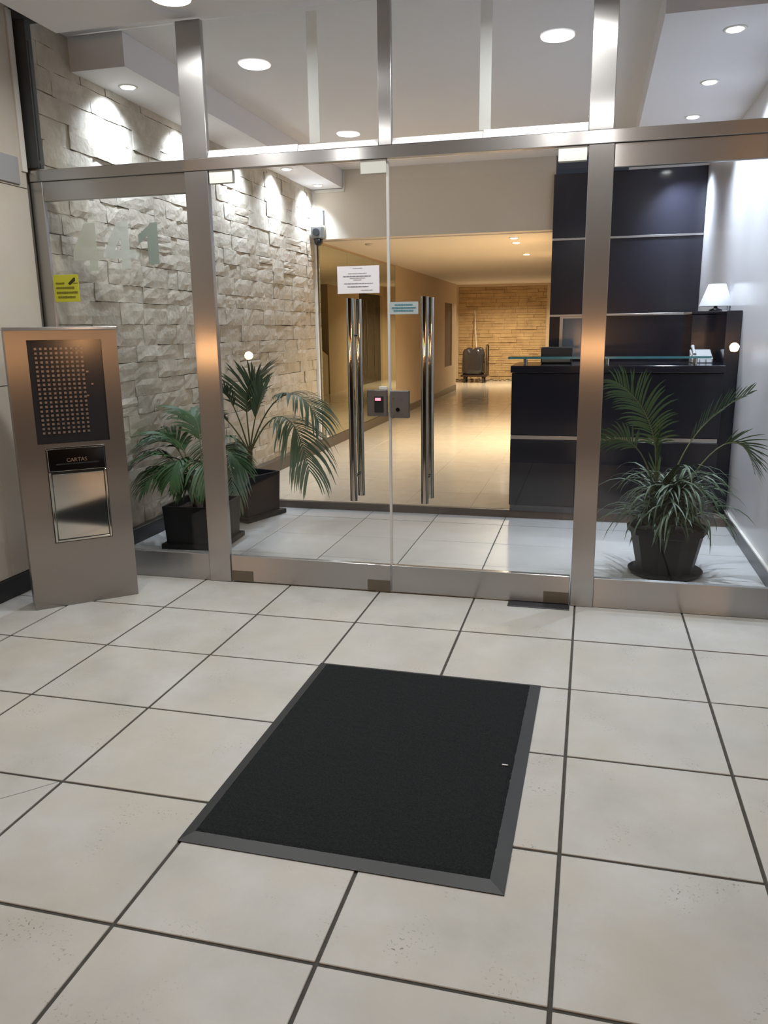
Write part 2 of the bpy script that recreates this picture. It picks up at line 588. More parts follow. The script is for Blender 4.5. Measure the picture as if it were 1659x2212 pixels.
# ------------------------------------------------------------------ outside left wall of marble slabs
wl = struct('wall_left', B(XL - .2, XL - .012, -1.3, .43, -.1, 2.97), M['mortar'], 'cream marble wall on the left of the porch', 'wall')
for zz0, zz1 in ((0.11, 1.088), (1.092, 2.082), (2.086, 2.95)):
    ys = [-1.3, -0.9, -0.02, .43] if zz0 != 1.092 else [-1.3, -0.4, .43]
    for a, b in zip(ys[:-1], ys[1:]):
        MB().box(XL - .012, XL, a + .001, b - .001, zz0, zz1).build('slab', M['marble'], wl, bevel=.0008)
struct('baseboard_left', B(XL - .012, XL + .012, -1.3, .43, 0, .108), M['black_base'], 'black baseboard along the porch marble wall', 'baseboard', bevel=.003)
pl = B(XL + .0005, XL + .012, -.12, .365, 2.095, 2.225).build('wall_plaque', M['plaque'], bevel=.002)
tag(pl, 'grey metal plaque high on the cream marble wall', 'plaque')

# outside right wall (out of frame, closes the porch)
wr = struct('wall_right', B(XR, XR + .2, -1.4, .43, -.1, 2.97), M['marble_dark'], 'marble wall on the right of the porch', 'wall')

struct('baseboard_right', B(XR - .012, XR, -1.4, .43, 0, .108), M['black_base'], 'black baseboard along the right porch wall', 'baseboard', bevel=.003)

# ------------------------------------------------------------------ lobby stone wall
ws = struct('wall_left_lobby', B(XL - .15, -2.872, .43, 4.93, -.1, 2.97), M['mortar'], 'split-face stone wall on the left of the lobby', 'wall')


def stone_variant(seed):
    rg = random.Random(seed)
    nx, nz = 4, 3
    vs, fs = [], []
    # front at +x, in unit y/z, depth scaled separately
    for j in range(nz + 1):
        for i in range(nx + 1):
            y = -.5 + i / nx
            z = -.5 + j / nz
            edge = i in (0, nx) or j in (0, nz)
            d = rg.uniform(0.80, 0.95) if edge else rg.uniform(0.88, 1.0)
            if edge:
                y += rg.uniform(-.008, .008)
                z += rg.uniform(-.03, .03)
            else:
                y += rg.uniform(-.05, .05)
                z += rg.uniform(-.06, .06)
            vs.append((d, y, z))
    for j in range(nz):
        for i in range(nx):
            a = j * (nx + 1) + i
            fs.append((a, a + 1, a + nx + 2, a + nx + 1))
    ring = [i for i in range(nx + 1)] + [(j + 1) * (nx + 1) - 1 for j in range(1, nz + 1)] + [nz * (nx + 1) + i for i in range(nx - 1, -1, -1)] + [j * (nx + 1) for j in range(nz - 1, 0, -1)]
    b = len(vs)
    for r_ in ring:
        vs.append((0, vs[r_][1], vs[r_][2]))
    n = len(ring)
    for k in range(n):
        fs.append((ring[k], b + k, b + (k + 1) % n, ring[(k + 1) % n]))
    m = MB()
    m.add(vs, fs)
    return m


SV = [stone_variant(100 + i) for i in range(14)]
SVM = [s.mesh('stone', M['stone']) for s in SV]
rg = random.Random(5)
stones = []
z = 0.10
row = 0
while z < 2.92:
    h = rg.choice([0.105, 0.115, 0.125, 0.135, 0.118])
    if z + h > 2.90:
        h = 2.935 - z
    y = 0.488 - rg.uniform(0, .25)
    while y < 4.86:
        l = rg.choice([.16, .2, .26, .3, .34, .40, .24]) * rg.uniform(.9, 1.1)
        y0, y1 = max(y, .488), min(y + l, 4.862)
        if 4.862 - y1 < .07:
            y1 = 4.862
        if y1 - y0 > .05:
            if l > .28 and h > .11 and rg.random() < .10:   # a stone split in two thin courses
                stones.append((y0, y1, z, z + h * .5, rg))
                stones.append((y0, y1, z + h * .5, z + h, rg))
            else:
                stones.append((y0, y1, z, z + h, rg))
        y += l
        if y1 >= 4.862:
            break
    z += h
    row += 1
# size in view falls with distance: the 300 nearest-and-largest are parts, the rest one part
stones.sort(key=lambda s: -((s[1] - s[0]) * (s[3] - s[2])) / (((s[0] + s[1]) / 2 + 3.37) ** 3))
rest = MB()
for i, (y0, y1, z0, z1, _) in enumerate(stones):
    d = rg.uniform(.028, .040)
    sy, sz = (y1 - y0) - rg.uniform(.0, .004), (z1 - z0) - rg.uniform(.0, .005)
    k = rg.randrange(14)
    fl = rg.choice((1, -1))
    if i < 300:
        o = inst('stone', SVM[k], ws, (-2.872, (y0 + y1) / 2, (z0 + z1) / 2), (d, sy, sz), (rg.choice((0, math.pi)), 0, 0))
    else:
        c = ((y0 + y1) / 2, (z0 + z1) / 2)
        rest.add([(-2.872 + v[0] * d, c[0] + v[1] * sy, c[1] + v[2] * sz) for v in SV[k].v], SV[k].f)
if rest.v:
    tag(rest.build('far_stones', M['stone'], ws), kind='stuff')
struct('baseboard_left_lobby', B(-2.872, -2.80, .52, Y_STEP, 0, .10), M['black_base'], 'black baseboard under the stone wall', 'baseboard', bevel=.003)
struct('baseboard_left_corridor', B(-2.872, X_COR + .014, Y_STEP, 13.8, Z_STEP - .03, .17), M['brown_base'], 'dark brown baseboard along the corridor mirror', 'baseboard', bevel=.003)
struct('trim_2', B(-2.87, -2.815, 4.862, 4.90, .17, Z_SOF), M['white_trim'], 'white corner strip where the stone wall ends', 'trim', bevel=.003)

# ------------------------------------------------------------------ lobby right wall
struct('wall_right_lobby', B(XR, XR + .2, .43, 4.93, -.1, 2.97), M['white_wall'], 'glossy white wall on the right of the lobby', 'wall')
struct('baseboard_right_lobby', B(XR - .014, XR, .52, 2.40, 0, .085), M['grey_plinth'], 'dark grey baseboard under the white right wall', 'baseboard', bevel=.002)
struct('trim_3', B(XR - .016, XR, .52, 2.40, .0855, .095), M['white_trim'], 'pale strip on top of the right baseboard', 'trim')

# ------------------------------------------------------------------ ceilings, soffits, fascia
struct('ceiling', B(XL - .02, XR + .02, .30, 4.95, Z_IN + .005, Z_IN + .12), M['ceil'], 'pale flat lobby ceiling', 'ceiling')
struct('ceiling_porch', B(-2.6, XR, -3.8, .425, Z_POR, Z_IN), M['ceil'], 'lower pale ceiling over the porch', 'ceiling')
struct('ceiling_recess', B(XL - .02, -2.6, -3.8, .30, Z_IN + .005, Z_IN + .12), M['ceil'], 'recessed ceiling strip beside the marble wall', 'ceiling')
struct('trim_4', B(-2.868, -2.60, .432, .53, 2.885, 2.934), M['dark_frame'], 'dark beam above the left transom', 'beam')
struct('soffit_left', B(-2.88, -2.505, .873, 4.875, Z_SOF, Z_IN + .004), M['ceil'], 'dropped soffit box above the stone wall', 'soffit')
struct('soffit_right', B(.29, XR, .933, 4.80, Z_SOF, Z_IN + .004), M['ceil'], 'dropped soffit box above the white right wall', 'soffit')
struct('wall_fascia', B(-2.88, -.375, Y_FAS, 5.0, Z_COR + .01, Z_IN + .1), M['fascia'], 'beige fascia above the corridor opening', 'wall')
tr5 = MB()
tr5.box(-2.80, -2.488, 4.855, 4.868, 2.725, 2.752)
tr5.box(-2.503, -2.482, 4.855, 4.868, 2.752, 2.915)
struct('trim_5', tr5, M['white_trim'], 'white cable duct round the end of the left soffit', 'trim')

# ------------------------------------------------------------------ corridor
struct('wall_corridor_left', B(-3.0, X_COR - .012, 4.93, 13.8, -.05, 2.45), M['corr_wall'], 'plain left wall of the corridor', 'wall')
cl = struct('wall_corridor_left_panel', MB().box(X_COR - .012, X_COR + .004, 8.30, 12.42, .17, Z_COR).box(X_COR - .012, X_COR + .004, 13.25, 13.8, .17, Z_COR).box(X_COR - .012, X_COR + .004, 12.42, 13.25, .17, .60).box(X_COR - .012, X_COR + .004, 12.42, 13.25, 1.85, Z_COR),
            M['corr_wall'], 'warm plaster facing of the corridor left wall', 'wall')
tag(B(X_COR - .014, X_COR - .0115, 12.42, 13.25, .60, 1.85).build('wall_niche', M['brown_door'], cl))
mi = empty('wall_mirror', (X_COR, 6.6, .17))
tag(mi, 'tinted mirror panels along the corridor left wall', 'mirror', kind='structure')
for a, b in ((4.905, 5.895), (5.899, 7.10), (7.104, 8.296)):
    B(X_COR - .012, X_COR, a, b, .172, Z_COR - .03).build('mirror_panel', M['mirror'], mi)
struct('ceiling_corridor', B(-3.0, XR, 5.0, 13.6, Z_COR, 2.6), M['corr_ceil'], 'low warm-lit corridor ceiling', 'ceiling')
struct('ceiling_corridor_end', B(-3.6, XR, 13.6, 17.4, 2.42, 2.6), M['corr_ceil'], 'ceiling at the far end of the corridor', 'ceiling')
struct('wall_corridor_side', MB().box(-3.6, -3.45, 13.7, 17.4, -.05, 2.5).box(-3.5, -3.0, 13.66, 13.8, -.05, 2.5), M['corr_wall'], 'side wall of the widened corridor end', 'wall')

# right side of the corridor, seen in the mirror: stair, pier and dark lift doors
XRC = -.36
wcr = MB()
wcr.box(XRC, XRC + .25, 4.93, 10.6, -.05, Z_COR)
wcr.box(XRC, XRC + .25, 12.5, 14.8, -.05, Z_COR + .16)
wcr.box(XRC, XRC + .25, 16.95, 17.4, -.05, 2.42)
wcr.box(XRC, XRC + .25, 14.8, 16.95, 2.2, 2.42)
struct('wall_corridor_right', wcr, M['corr_wall'], 'right wall of the corridor with stair and lift openings', 'wall')
struct('wall_stair', MB().box(XRC + 1.2, XRC + 1.3, 10.4, 12.7, -.05, 2.5).box(XRC + .25, XRC + 1.2, 10.4, 10.6, -.05, 2.5).box(XRC + .25, XRC + 1.2, 12.5, 12.7, -.05, 2.5), M['brown_door'], 'dark walls of the stairwell', 'wall')
st = empty('staircase', (XRC + .6, 12.0, Z_STEP))
tag(st, 'staircase with sloped parapet seen in the corridor mirror', 'staircase', kind='structure')
MB().prism([(10.62, Z_STEP), (12.48, Z_STEP), (12.48, .84), (10.62, 1.40)], 'x', XRC + .02, XRC + .12).build('parapet', M['corr_wall'], st)
for i in range(7):
    B(XRC + .125, XRC + 1.19, 12.3 - .25 * (i + 1), 12.3 - .25 * i, Z_STEP, Z_STEP + .17 * (i + 1)).build('stair_step', M['granite'], st)
lf = empty('lift_doors', (XRC + .1, 15.9, Z_STEP))
tag(lf, 'dark lift doors with thin steel lines seen in the mirror', 'lift doors')
for a, b in ((14.81, 15.5), (15.51, 16.2), (16.21, 16.94)):
    B(XRC + .06, XRC + .12, a, b, Z_STEP, 2.19).build('door_leaf', M['dark_void'], lf)
for a in (15.35, 15.65, 16.35):
    B(XRC + .052, XRC + .0595, a, a + .014, .25, 2.05).build('steel_line', M['strip'], lf)

# far end wall: recessed panel of ledger stone
YE = 17.25
we = struct('wall_back', MB().box(-3.6, -3.28, YE - .06, YE + .15, -.05, 2.5).box(-1.08, XR, YE - .06, YE + .15, -.05, 2.5).box(-3.28, -1.08, YE - .06, YE + .15, 2.36, 2.5).box(-3.28, -1.08, YE + .04, YE + .15, -.05, 2.36),
            M['corr_wall'], 'end wall of the corridor with a ledger stone panel', 'wall')
led = MB()
rg = random.Random(11)
zz = .06
while zz < 2.36:
    hh = rg.choice((.05, .06, .075, .09))
    yy = -3.28
    while yy < -1.08:
        ll = rg.uniform(.18, .6)
        e1 = min(yy + ll, -1.08)
        led.box(yy + .002, e1 - .002, YE + .0 - rg.uniform(0, .03), YE + .04, zz, min(zz + hh, 2.36) - .004)
        yy += ll
    zz += hh
tag(led.build('ledger_stones', M['ledger'], we), kind='stuff')
peb = MB()
for i in range(70):
    x = rg.uniform(-3.35, -1.2)
    y = YE - .2 - rg.uniform(-.08, .16)
    r_ = rg.uniform(.03, .065)
    prof = [(0.0, -.4), (.75, -.25), (1, .1), (.7, .5), (0, .62)]
    sx, sy = rg.uniform(.8, 1.3), rg.uniform(.8, 1.2)
    b = MB().lathe([(p_[0] * r_, p_[1] * r_) for p_ in prof], 7)
    peb.add([(x + v[0] * sx, y + v[1] * sy, Z_STEP + .4 * r_ + v[2]) for v in b.v], b.f, True)
tag(peb.build('pebble_bed', M['pebble']), 'bed of pebbles along the foot of the far stone wall', 'pebbles', kind='stuff')

# ------------------------------------------------------------------ black back panel behind the desk
bp = struct('wall_reception', B(-.385, XR, 4.815, 4.93, -.05, Z_SOF), M['black_panel'], 'black panelled wall behind the reception desk', 'wall')
for a, b in ((Z_STEP, 1.447), (1.470, 2.157), (2.180, Z_SOF - .002)):
    B(-.385, XR - .002, 4.795, 4.8145, a, b).build('panel', M['black_panel'], bp, bevel=.0015)
for a in (1.449, 2.159):
    B(-.385, XR - .002, 4.785, 4.8145, a, a + .019).build('strip', M['strip'], bp, bevel=.001)
fm = empty('framed_mirror', (-.13, 4.78, 1.05))
tag(fm, 'steel framed bluish mirror on the black wall behind the desk', 'mirror')
B(-.255, .0, 4.772, 4.779, 1.06, 1.43).build('mirror_glass', M['bluemirror'], fm)
fr_ = MB()
for a in ((-.285, -.255, 1.04, 1.447), (0, .03, 1.04, 1.447), (-.255, 0, 1.43, 1.447), (-.255, 0, 1.04, 1.06)):
    fr_.box(a[0], a[1], 4.765, 4.784, a[2], a[3])
fr_.build('frame', M['strip'], fm)

# ------------------------------------------------------------------ reception desk
dk = empty('reception_desk', (.18, 2.6, 0))
tag(dk, 'glossy black reception desk with a metal strip across its front', 'desk')
DX0, DX1 = -.505, .875
B(DX0 + .01, DX1 - .01, 2.36, 2.88, 0, 1.04).build('body', M['black_gloss'], dk)
B(DX0, DX1, 2.262, 2.358, .10, .575).build('lower_panel', M['black_gloss'], dk, bevel=.003)
B(DX0, DX1, 2.262, 2.358, .607, 1.04).build('upper_panel', M['black_gloss'], dk, bevel=.003)
B(DX0, DX1 - .01, 2.268, 2.358, .577, .605).build('front_strip', M['strip'], dk, bevel=.001)
B(DX0 - .008, DX1 + .005, 2.25, 2.90, 1.042, 1.09).build('worktop', M['black_gloss'], dk, bevel=.003)
B(DX0 + .006, DX1 - .006, 2.272, 2.358, .055, .098).build('plinth', M['grey_plinth'], dk)
B(DX0 + .012, DX1 - .012, 2.30, 2.358, 0, .054).build('toe_board', M['black_base'], dk)
gt = empty('glass_counter', (.13, 2.40, 1.0901))
tag(gt, 'raised glass shelf on steel studs above the desk', 'glass shelf')
B(-.533, .79, 2.262, 2.53, 1.135, 1.150).build('glass_shelf', M['teal_glass'], gt)
B(-.533, .79, 2.257, 2.2615, 1.135, 1.150).build('glass_edge', M['teal_edge'], gt)
for x in (-.42, .135, .70):
    MB().cyl((x, 2.34, 1.0903), (x, 2.34, 1.1345), .014).build('stud', M['chrome'], gt)
eq = empty('desk_console', (-.21, 2.72, 1.0901))
tag(eq, 'small black console box standing on the desk', 'console')
B(-.33, -.11, 2.60, 2.80, 1.0905, 1.205).build('case', M['black_plastic'], eq, bevel=.006)
B(-.32, -.12, 2.595, 2.5995, 1.10, 1.13).build('front_bar', M['dull_steel'], eq)
wb = empty('desk_phone', (.78, 2.70, 1.0901))
tag(wb, 'small white desk telephone at the right end of the desk', 'telephone')
MB().prism([(2.63, 1.0905), (2.80, 1.0905), (2.80, 1.18), (2.63, 1.12)], 'x', .71, .85).build('base', M['phone'], wb, bevel=.004)
for i in range(3):
    B(.725 + .042 * i, .757 + .042 * i, 2.6255, 2.6295, 1.094, 1.114).build('key', M['paper'], wb)
MB().tube([(.73, 2.66, 1.146), (.73, 2.70, 1.17), (.73, 2.76, 1.185), (.73, 2.80, 1.20)], [.014, .01, .01, .014], 8).build('handset', M['phone'], wb)

# tall black side cabinet and table lamp
sc_ = empty('side_cabinet', (.84, 2.85, Z_STEP))
tag(sc_, 'tall glossy black cabinet against the white right wall', 'cabinet')
B(.725, XR - .002, 2.905, 3.45, Z_STEP + .004, 1.425).build('body', M['black_gloss'], sc_, bevel=.003)
B(.72, XR - .001, 2.90, 3.46, 1.426, 1.447).build('top', M['black_gloss'], sc_, bevel=.002)
B(.885, XR - .002, 2.42, 2.90, .06, 1.44).build('side_leaf', M['black_gloss'], sc_, bevel=.002)
tl = empty('table_lamp', (.895, 3.02, 1.4475))
tag(tl, 'table lamp with a white conical shade on the black cabinet', 'lamp')
lx, ly = .893, 3.02
MB().lathe([(.0, 0), (.045, 0), (.045, .010), (.016, .02), (.012, .03), (.030, .055), (.012, .075), (.008, .10), (.0, .10)], 16, (lx, ly, 1.4477)).build('base', M['black_plastic'], tl)
MB().lathe([(.118, .035), (.060, .19), (.058, .19), (.116, .035)], 28, (lx, ly, 1.4477)).build('lamp_shade', M['lampshade'], tl)

# ------------------------------------------------------------------ facade frame
fr0 = empty('trim_6', (-.94, YF, 0))
tag(fr0, 'brushed steel frame of the glazed entrance', 'door frame', kind='structure')


def fpart(name, x0, x1, z0, z1, mat='steel_v', y0=.446, y1=.478, bev=.002):
    return B(x0, x1, y0, y1, z0, z1).build(name, M[mat], fr0, bevel=bev)


fpart('post', -1.968, -1.843, .001, 2.119)
fpart('post', -.024, .084, .001, 2.119)
fpart('upper_post', -1.968, -1.838, 2.176, 2.789)
fpart('upper_post', -.028, .076, 2.176, 2.789)
fpart('upper_post', -.971, -.910, 2.176, 2.789)
fpart('header', -2.861, XR - .001, 2.120, 2.175, 'steel_h', .443, .482)
B(-2.868, -2.80, .455, .50, 2.19, 2.928).build('side_frame', M['dark_frame'], fr0)
B(XL + .0005, XL + .010, .395, .432, 2.165, 2.92).build('white_strip', M['white_trim'], fr0)
for a, b, zz in ((-1.835, -1.372, 2.211), (-1.368, -.974, 2.207), (-.907, -.49, 2.207), (-.486, -.031, 2.213)):
    MB().prism([(.444, 2.1765), (.4612, 2.1765), (.4612, zz)], 'x', a, b).build('glint_bead', M['stop'], fr0)  # added bead, sloped to catch the porch lamps like a bright reflection

# transom panes
for i, (a, b) in enumerate(((-2.80, -1.970), (-1.836, -.973), (-.908, -.030), (.078, XR - .002))):
    wn = empty('window_%d' % (3 + i), ((a + b) / 2, YF, 2.18))
    tag(wn, ('transom pane above the left side panel', 'transom pane above the left door', 'transom pane above the right door', 'transom pane above the right side panel')[i], 'window', kind='structure')
    B(a, b, .462, .474, 2.1765, 2.788).build('pane', M['glass'], wn)
    if i in (1, 2):
        xm = -1.30 if i == 1 else -.487
        B(xm - .026, xm + .026, .499, .503, 2.22, 2.785).build('glazing_strip', M['fin'], wn)

# side panels
wn1 = empty('window_1', (-2.4, YF, 0))
tag(wn1, 'fixed glass side panel with house number left of the doors', 'window', kind='structure')
B(-2.861, -2.790, .452, .476, .001, 2.119).build('stile', M['steel_v'], wn1, bevel=.002)
B(-2.789, -1.969, .452, .484, 2.022, 2.118).build('top_rail', M['steel_h'], wn1, bevel=.002)
B(-2.789, -1.969, .452, .484, .001, .150).build('bottom_rail', M['steel_h'], wn1, bevel=.002)
B(-2.789, -1.969, .463, .473, .151, 2.021).build('pane', M['glass'], wn1)
wn2 = empty('window_2', (.53, YF, 0))
tag(wn2, 'fixed glass side panel right of the doors', 'window', kind='structure')
B(.085, XR - .002, .452, .484, 2.022, 2.118).build('top_rail', M['steel_h'], wn2, bevel=.002)
B(.085, XR - .002, .452, .484, .001, .150).build('bottom_rail', M['steel_h'], wn2, bevel=.002)
B(.085, XR - .002, .463, .473, .151, 2.021).build('pane', M['glass'], wn2)


def numeral(polys, x0, x1, z0, z1, mat):
    m = MB()
    for po_ in polys:
        m.prism([(x0 + (x1 - x0) * u, z0 + (z1 - z0) * v) for u, v in po_], 'y', .4607, .4626)
    return m.build('numeral', M[mat], wn1)


FOUR_L = [(0, .22), (.52, .22), (.52, .40), (.30, .40), (.52, .66), (.52, 1), (.44, 1), (0, .42)]
FOUR_S = [(0, .22), (.52, .22), (.52, 1), (.44, 1), (0, .42)]
FOUR_R = [(.52, 0), (.80, 0), (.80, .22), (1, .22), (1, .40), (.80, .40), (.80, 1), (.52, 1)]
ONE = [(.45, 0), (1, 0), (1, 1), (.64, 1), (.55, .93), (0, .72), (0, .50), (.45, .68)]
numeral((FOUR_S, FOUR_R), -2.648, -2.470, 1.668, 1.905, 'frost1')
numeral((FOUR_L, FOUR_R), -2.455, -2.278, 1.672, 1.905, 'frost2')
numeral((ONE,), -2.258, -2.147, 1.689, 1.893, 'frost3')


# ------------------------------------------------------------------ glass doors
def door(n, x0, x1, label, hinge_left):
    d = empty('door_%d' % n, ((x0 + x1) / 2, YF, .006))
    tag(d, label, 'door', kind='structure')
    B(x0, x1, .463, .473, .152, 2.112).build('pane', M['glass'], d)
    B(x0, x1, .452, .484, .008, .151).build('bottom_rail', M['steel_h'], d, bevel=.002)
    hs = ((x0, x0 + .125), (x1 - .125, x1))
    for k, (a, b) in enumerate(hs):
        if n == 2 and k == 0:
            continue
        B(a + .001, b - .001, .448, .4515, .010, .066).build('lower_patch', M['bronze'], d)
        B(a + .001, b - .001, .452, .484, 2.058, 2.118).build('upper_patch', M['pale_fit'], d, bevel=.001)
    ex = x1 if hinge_left else x0
    B(ex - .003, ex + .003, .461, .475, .152, 2.11).build('edge_seal', M['edge'], d)
    hx = -1.112 if n == 1 else -.745
    for yy in (.400, .538):
        h = MB().cyl((hx, yy, .50), (hx, yy, 1.495), .0185, n=20).build('pull_handle', M['chrome'], d)
        MB().cyl((hx, min(yy + .012, .462), .62), (hx, max(.463, yy - .012), .62), .008).build('standoff', M['chrome'], h)
        MB().cyl((hx, min(yy + .012, .462), 1.32), (hx, max(.463, yy - .012), 1.32), .008).build('standoff', M['chrome'], h)
    return d


d1 = door(1, -1.838, -.938, 'left glass entrance door with a paper notice', True)
d2 = door(2, -.932, -.030, 'right glass entrance door with a blue sticker', False)
# lock case across the meeting edges
B(-1.046, -.944, .440, .4625, .925, 1.055).build('lock_case', M['dull_steel'], d1, bevel=.003)
rd = B(-1.008, -.962, .4365, .4395, .945, 1.025).build('card_reader', M['black_plastic'], d1, bevel=.001)
B(-1.003, -.975, .4345, .4363, 1.003, 1.017).build('red_light', M['red_led'], rd)
B(-.985, -.944, .441, .460, 1.0555, 1.072).build('latch', M['pale_fit'], d1, bevel=.002)
lc = B(-.927, -.832, .440, .4625, .918, 1.052).build('lock_case', M['dull_steel'], d2, bevel=.003)
for x, zz in ((-.910, 1.015), (-.870, 1.015), (-.910, .935), (-.862, .935)):
    MB().cyl((x, .4395, zz), (x, .4375, zz), .0045, n=8).build('screw', M['strip'], lc)
MB().cyl((-.888, .4395, .960), (-.888, .434, .960), .010, n=14).build('keyhole', M['chrome'], lc)
fp = B(-.325, -.026, .378, .452, .0002, .005).build('floor_spring_cover', M['floor_plate'], bevel=.001)
tag(fp, 'dark metal floor plate under the right door hinge', 'floor plate')


# notices: flat sheets with printed lines
def printed(parent, x0, x1, z0, z1, y, lines, thick=.0012):
    """lines: (u0, u1, v, h, mat); broken into word-like dashes"""
    rr = random.Random(int((x0 + 5) * 1000))
    for u0, u1, v, h, mt in lines:
        m = MB()
        u = u0
        while u < u1 - .01:
            l = min(rr.uniform(.03, .12), u1 - u)
            a = x0 + (x1 - x0) * u
            b = x0 + (x1 - x0) * (u + l)
            zc = z0 + (z1 - z0) * v
            hh = h * (z1 - z0) * rr.uniform(.8, 1.1)
            m.box(a, b, y - thick, y - .0002, zc - hh / 2, zc + hh / 2)
            u += l + .012
        m.build('printed_line', M[mt], parent)


nt_ = B(-1.191, -.980, .4598, .4624, 1.519, 1.647).build('paper_notice', M['paper'])
tag(nt_, 'white paper notice taped to the left glass door', 'notice')
printed(nt_, -1.191, -.980, 1.519, 1.647, .4598, [(.38, .60, .92, .020, 'ink_light'), (.26, .70, .735, .022, 'ink_light'), (.14, .80, .63, .030, 'ink'), (.30, .66, .565, .020, 'ink_light'), (.38, .58, .50, .020, 'ink_light'),
        (.16, .85, .365, .022, 'ink'), (.24, .74, .25, .030, 'ink'), (.56, .84, .12, .018, 'ink_light')])
bs = B(-.930, -.789, .4598, .4624, 1.417, 1.475).build('blue_sticker', M['sticker_blue'])
tag(bs, 'small pale blue sticker on the right glass door', 'sticker')
printed(bs, -.930, -.789, 1.417, 1.475, .4598, [(.18, .80, .76, .11, 'ink_blue'), (.08, .92, .52, .12, 'ink_blue'), (.14, .84, .29, .12, 'ink_blue')])
ys_ = B(-2.787, -2.634, .4598, .4624, 1.512, 1.652).build('yellow_sticker', M['sticker_yellow'], bevel=.0008)
tag(ys_, 'square yellow camera warning sticker on the left side panel', 'sticker')
printed(ys_, -2.787, -2.634, 1.512, 1.652, .4598, [(.10, .44, .69, .07, 'ink_olive'), (.10, .82, .52, .08, 'ink_olive'), (.10, .94, .345, .08, 'ink_olive'), (.14, .84, .18, .08, 'ink_olive'), (.80, .97, .685, .03, 'ink_olive')])
cx0, cz0 = -2.673, 1.622
ic = MB()
ic.prism([(cx0 - .024, cz0 - .014), (cx0 - .014, cz0 - .024), (cx0 + .020, cz0 - .003), (cx0 + .021, cz0 + .014), (cx0 + .012, cz0 + .014)], 'y', .4586, .4596)
ic.build('camera_symbol', M['ink_dark'], ys_)

# ------------------------------------------------------------------ intercom pillar
ang = R(42.9)
tp = empty('intercom_pillar', (-2.612, -.182, 0), ang)
tag(tp, 'brushed steel intercom pillar with keypad and letter slot', 'intercom')


def tpart(mb, name, mat, parent=tp, bevel=0.0):
    return mb.build(name, M[mat], parent, world=False, bevel=bevel)


# local: x along the face, y into the pillar, z up
tpart(B(0, .502, .004, .14, .001, 1.362), 'body', 'steel_t', bevel=.003)
fp_ = MB()
for a in ((0, .093, .30, 1.362), (.428, .502, .30, 1.362), (.093, .428, 1.318, 1.362), (0, .502, .001, .30), (.093, .428, .809, .826)):
    fp_.box(a[0], a[1], -.010, .0035, a[2], a[3])
fp_.box(.093, .124, -.010, .0035, .30, .809)
fp_.box(.400, .428, -.010, .0035, .30, .809)
fp_.box(.124, .400, -.010, .0035, .30, .330)
tpart(fp_, 'front_frame', 'steel_t')
tpart(B(-.006, .508, -.016, .145, 1.3625, 1.378), 'cap', 'steel_h', bevel=.003)
kp = tpart(B(.0935, .4275, -.004, .0032, .8265, 1.3175), 'keypad_panel', 'keypad')
bt = MB()
for i in range(10):
    for j in range(20):
        x = .128 + .0228 * i
        zz = .878 + .0210 * j
        bt.box(x - .0055, x + .0055, -.0085, -.0042, zz - .0052, zz + .0052)
for x, zz in ((.352, 1.165), (.37, 1.105), (.345, 1.05)):
    bt.box(x - .005, x + .005, -.0075, -.0042, zz - .004, zz + .004)
tag(bt.build('push_buttons', M['button'], kp, world=False, bevel=.0), kind='stuff')
tpart(B(.1245, .3995, -.006, .0032, .3305, .8085), 'letter_box', 'black_plastic')
fl_ = tpart(MB().prism([(-.0065, .690), (-.022, .690), (-.016, .798), (-.0065, .798)], 'x', .130, .394), 'letter_flap', 'chrome', bevel=.002)
tpart(B(.124, .400, -.024, -.0065, .7985, .8085), 'flap_hinge', 'chrome', bevel=.002)
tpart(B(.165, .365, -.026, -.0205, .722, .7275), 'flap_lip', 'chrome', fl_)
wt = text_mesh('CARTAS', .026, M['button'], .0008)
inst('lettering', wt, fl_, (.262, -.0215, .742), (1, 1, 1), (R(-2), 0, 0))
dp = tpart(B(.140, .386, -.014, -.0065, .345, .675), 'chrome_plate', 'chrome', bevel=.004)
fr2 = MB()
for a in ((.128, .139, .334, .686), (.387, .397, .334, .686), (.139, .387, .334, .3445)):
    fr2.box(a[0], a[1], -.018, -.0065, a[2], a[3])
tpart(fr2, 'plate_rim', 'chrome', bevel=.002)
tp_l = None

# ------------------------------------------------------------------ door mat
mt = empty('door_mat', (-.56, -1.09, 0))
mt.rotation_euler[2] = 0
tag(mt, 'black entrance mat with grey rubber edging on the porch floor', 'mat')
cs = [(-1.005, -.482), (-.108, -.500), (-.124, -1.694), (-1.006, -1.686)]
cen = Vector((sum(c[0] for c in cs) / 4, sum(c[1] for c in cs) / 4))
inn = []
for c in cs:
    dx = .032 if c[0] < cen.x else -.040
    dy = .042 if c[1] < cen.y else -.022
    inn.append((c[0] + dx, c[1] + dy))
ed = MB()
vs = [(c[0], c[1], .0012) for c in cs] + [(c[0], c[1], .003) for c in cs] + [(c[0], c[1], .009) for c in inn] + [(c[0], c[1], .0012) for c in inn]
fs = []
for i in range(4):
    j = (i + 1) % 4
    fs += [(i, j, 4 + j, 4 + i), (4 + i, 4 + j, 8 + j, 8 + i), (8 + i, 8 + j, 12 + j, 12 + i), (12 + i, 12 + j, j, i)]
ed.add(vs, fs)
ed.build('rubber_edge', M['mat_edge'], mt)
pile = MB()
N1, N2 = 64, 86
rg = random.Random(3)
vs, fs = [], []
for j in range(N2 + 1):
    for i in range(N1 + 1):
        s, t = i / N1, j / N2
        a = Vector(inn[0]).lerp(Vector(inn[1]), s)
        b = Vector(inn[3]).lerp(Vector(inn[2]), s)
        p_ = a.lerp(b, t)
        e_ = i in (0, N1) or j in (0, N2)
        vs.append((p_.x + rg.uniform(-.0025, .0025), p_.y + rg.uniform(-.0025, .0025), .0085 if e_ else .0125 + rg.uniform(-.0009, .0009)))
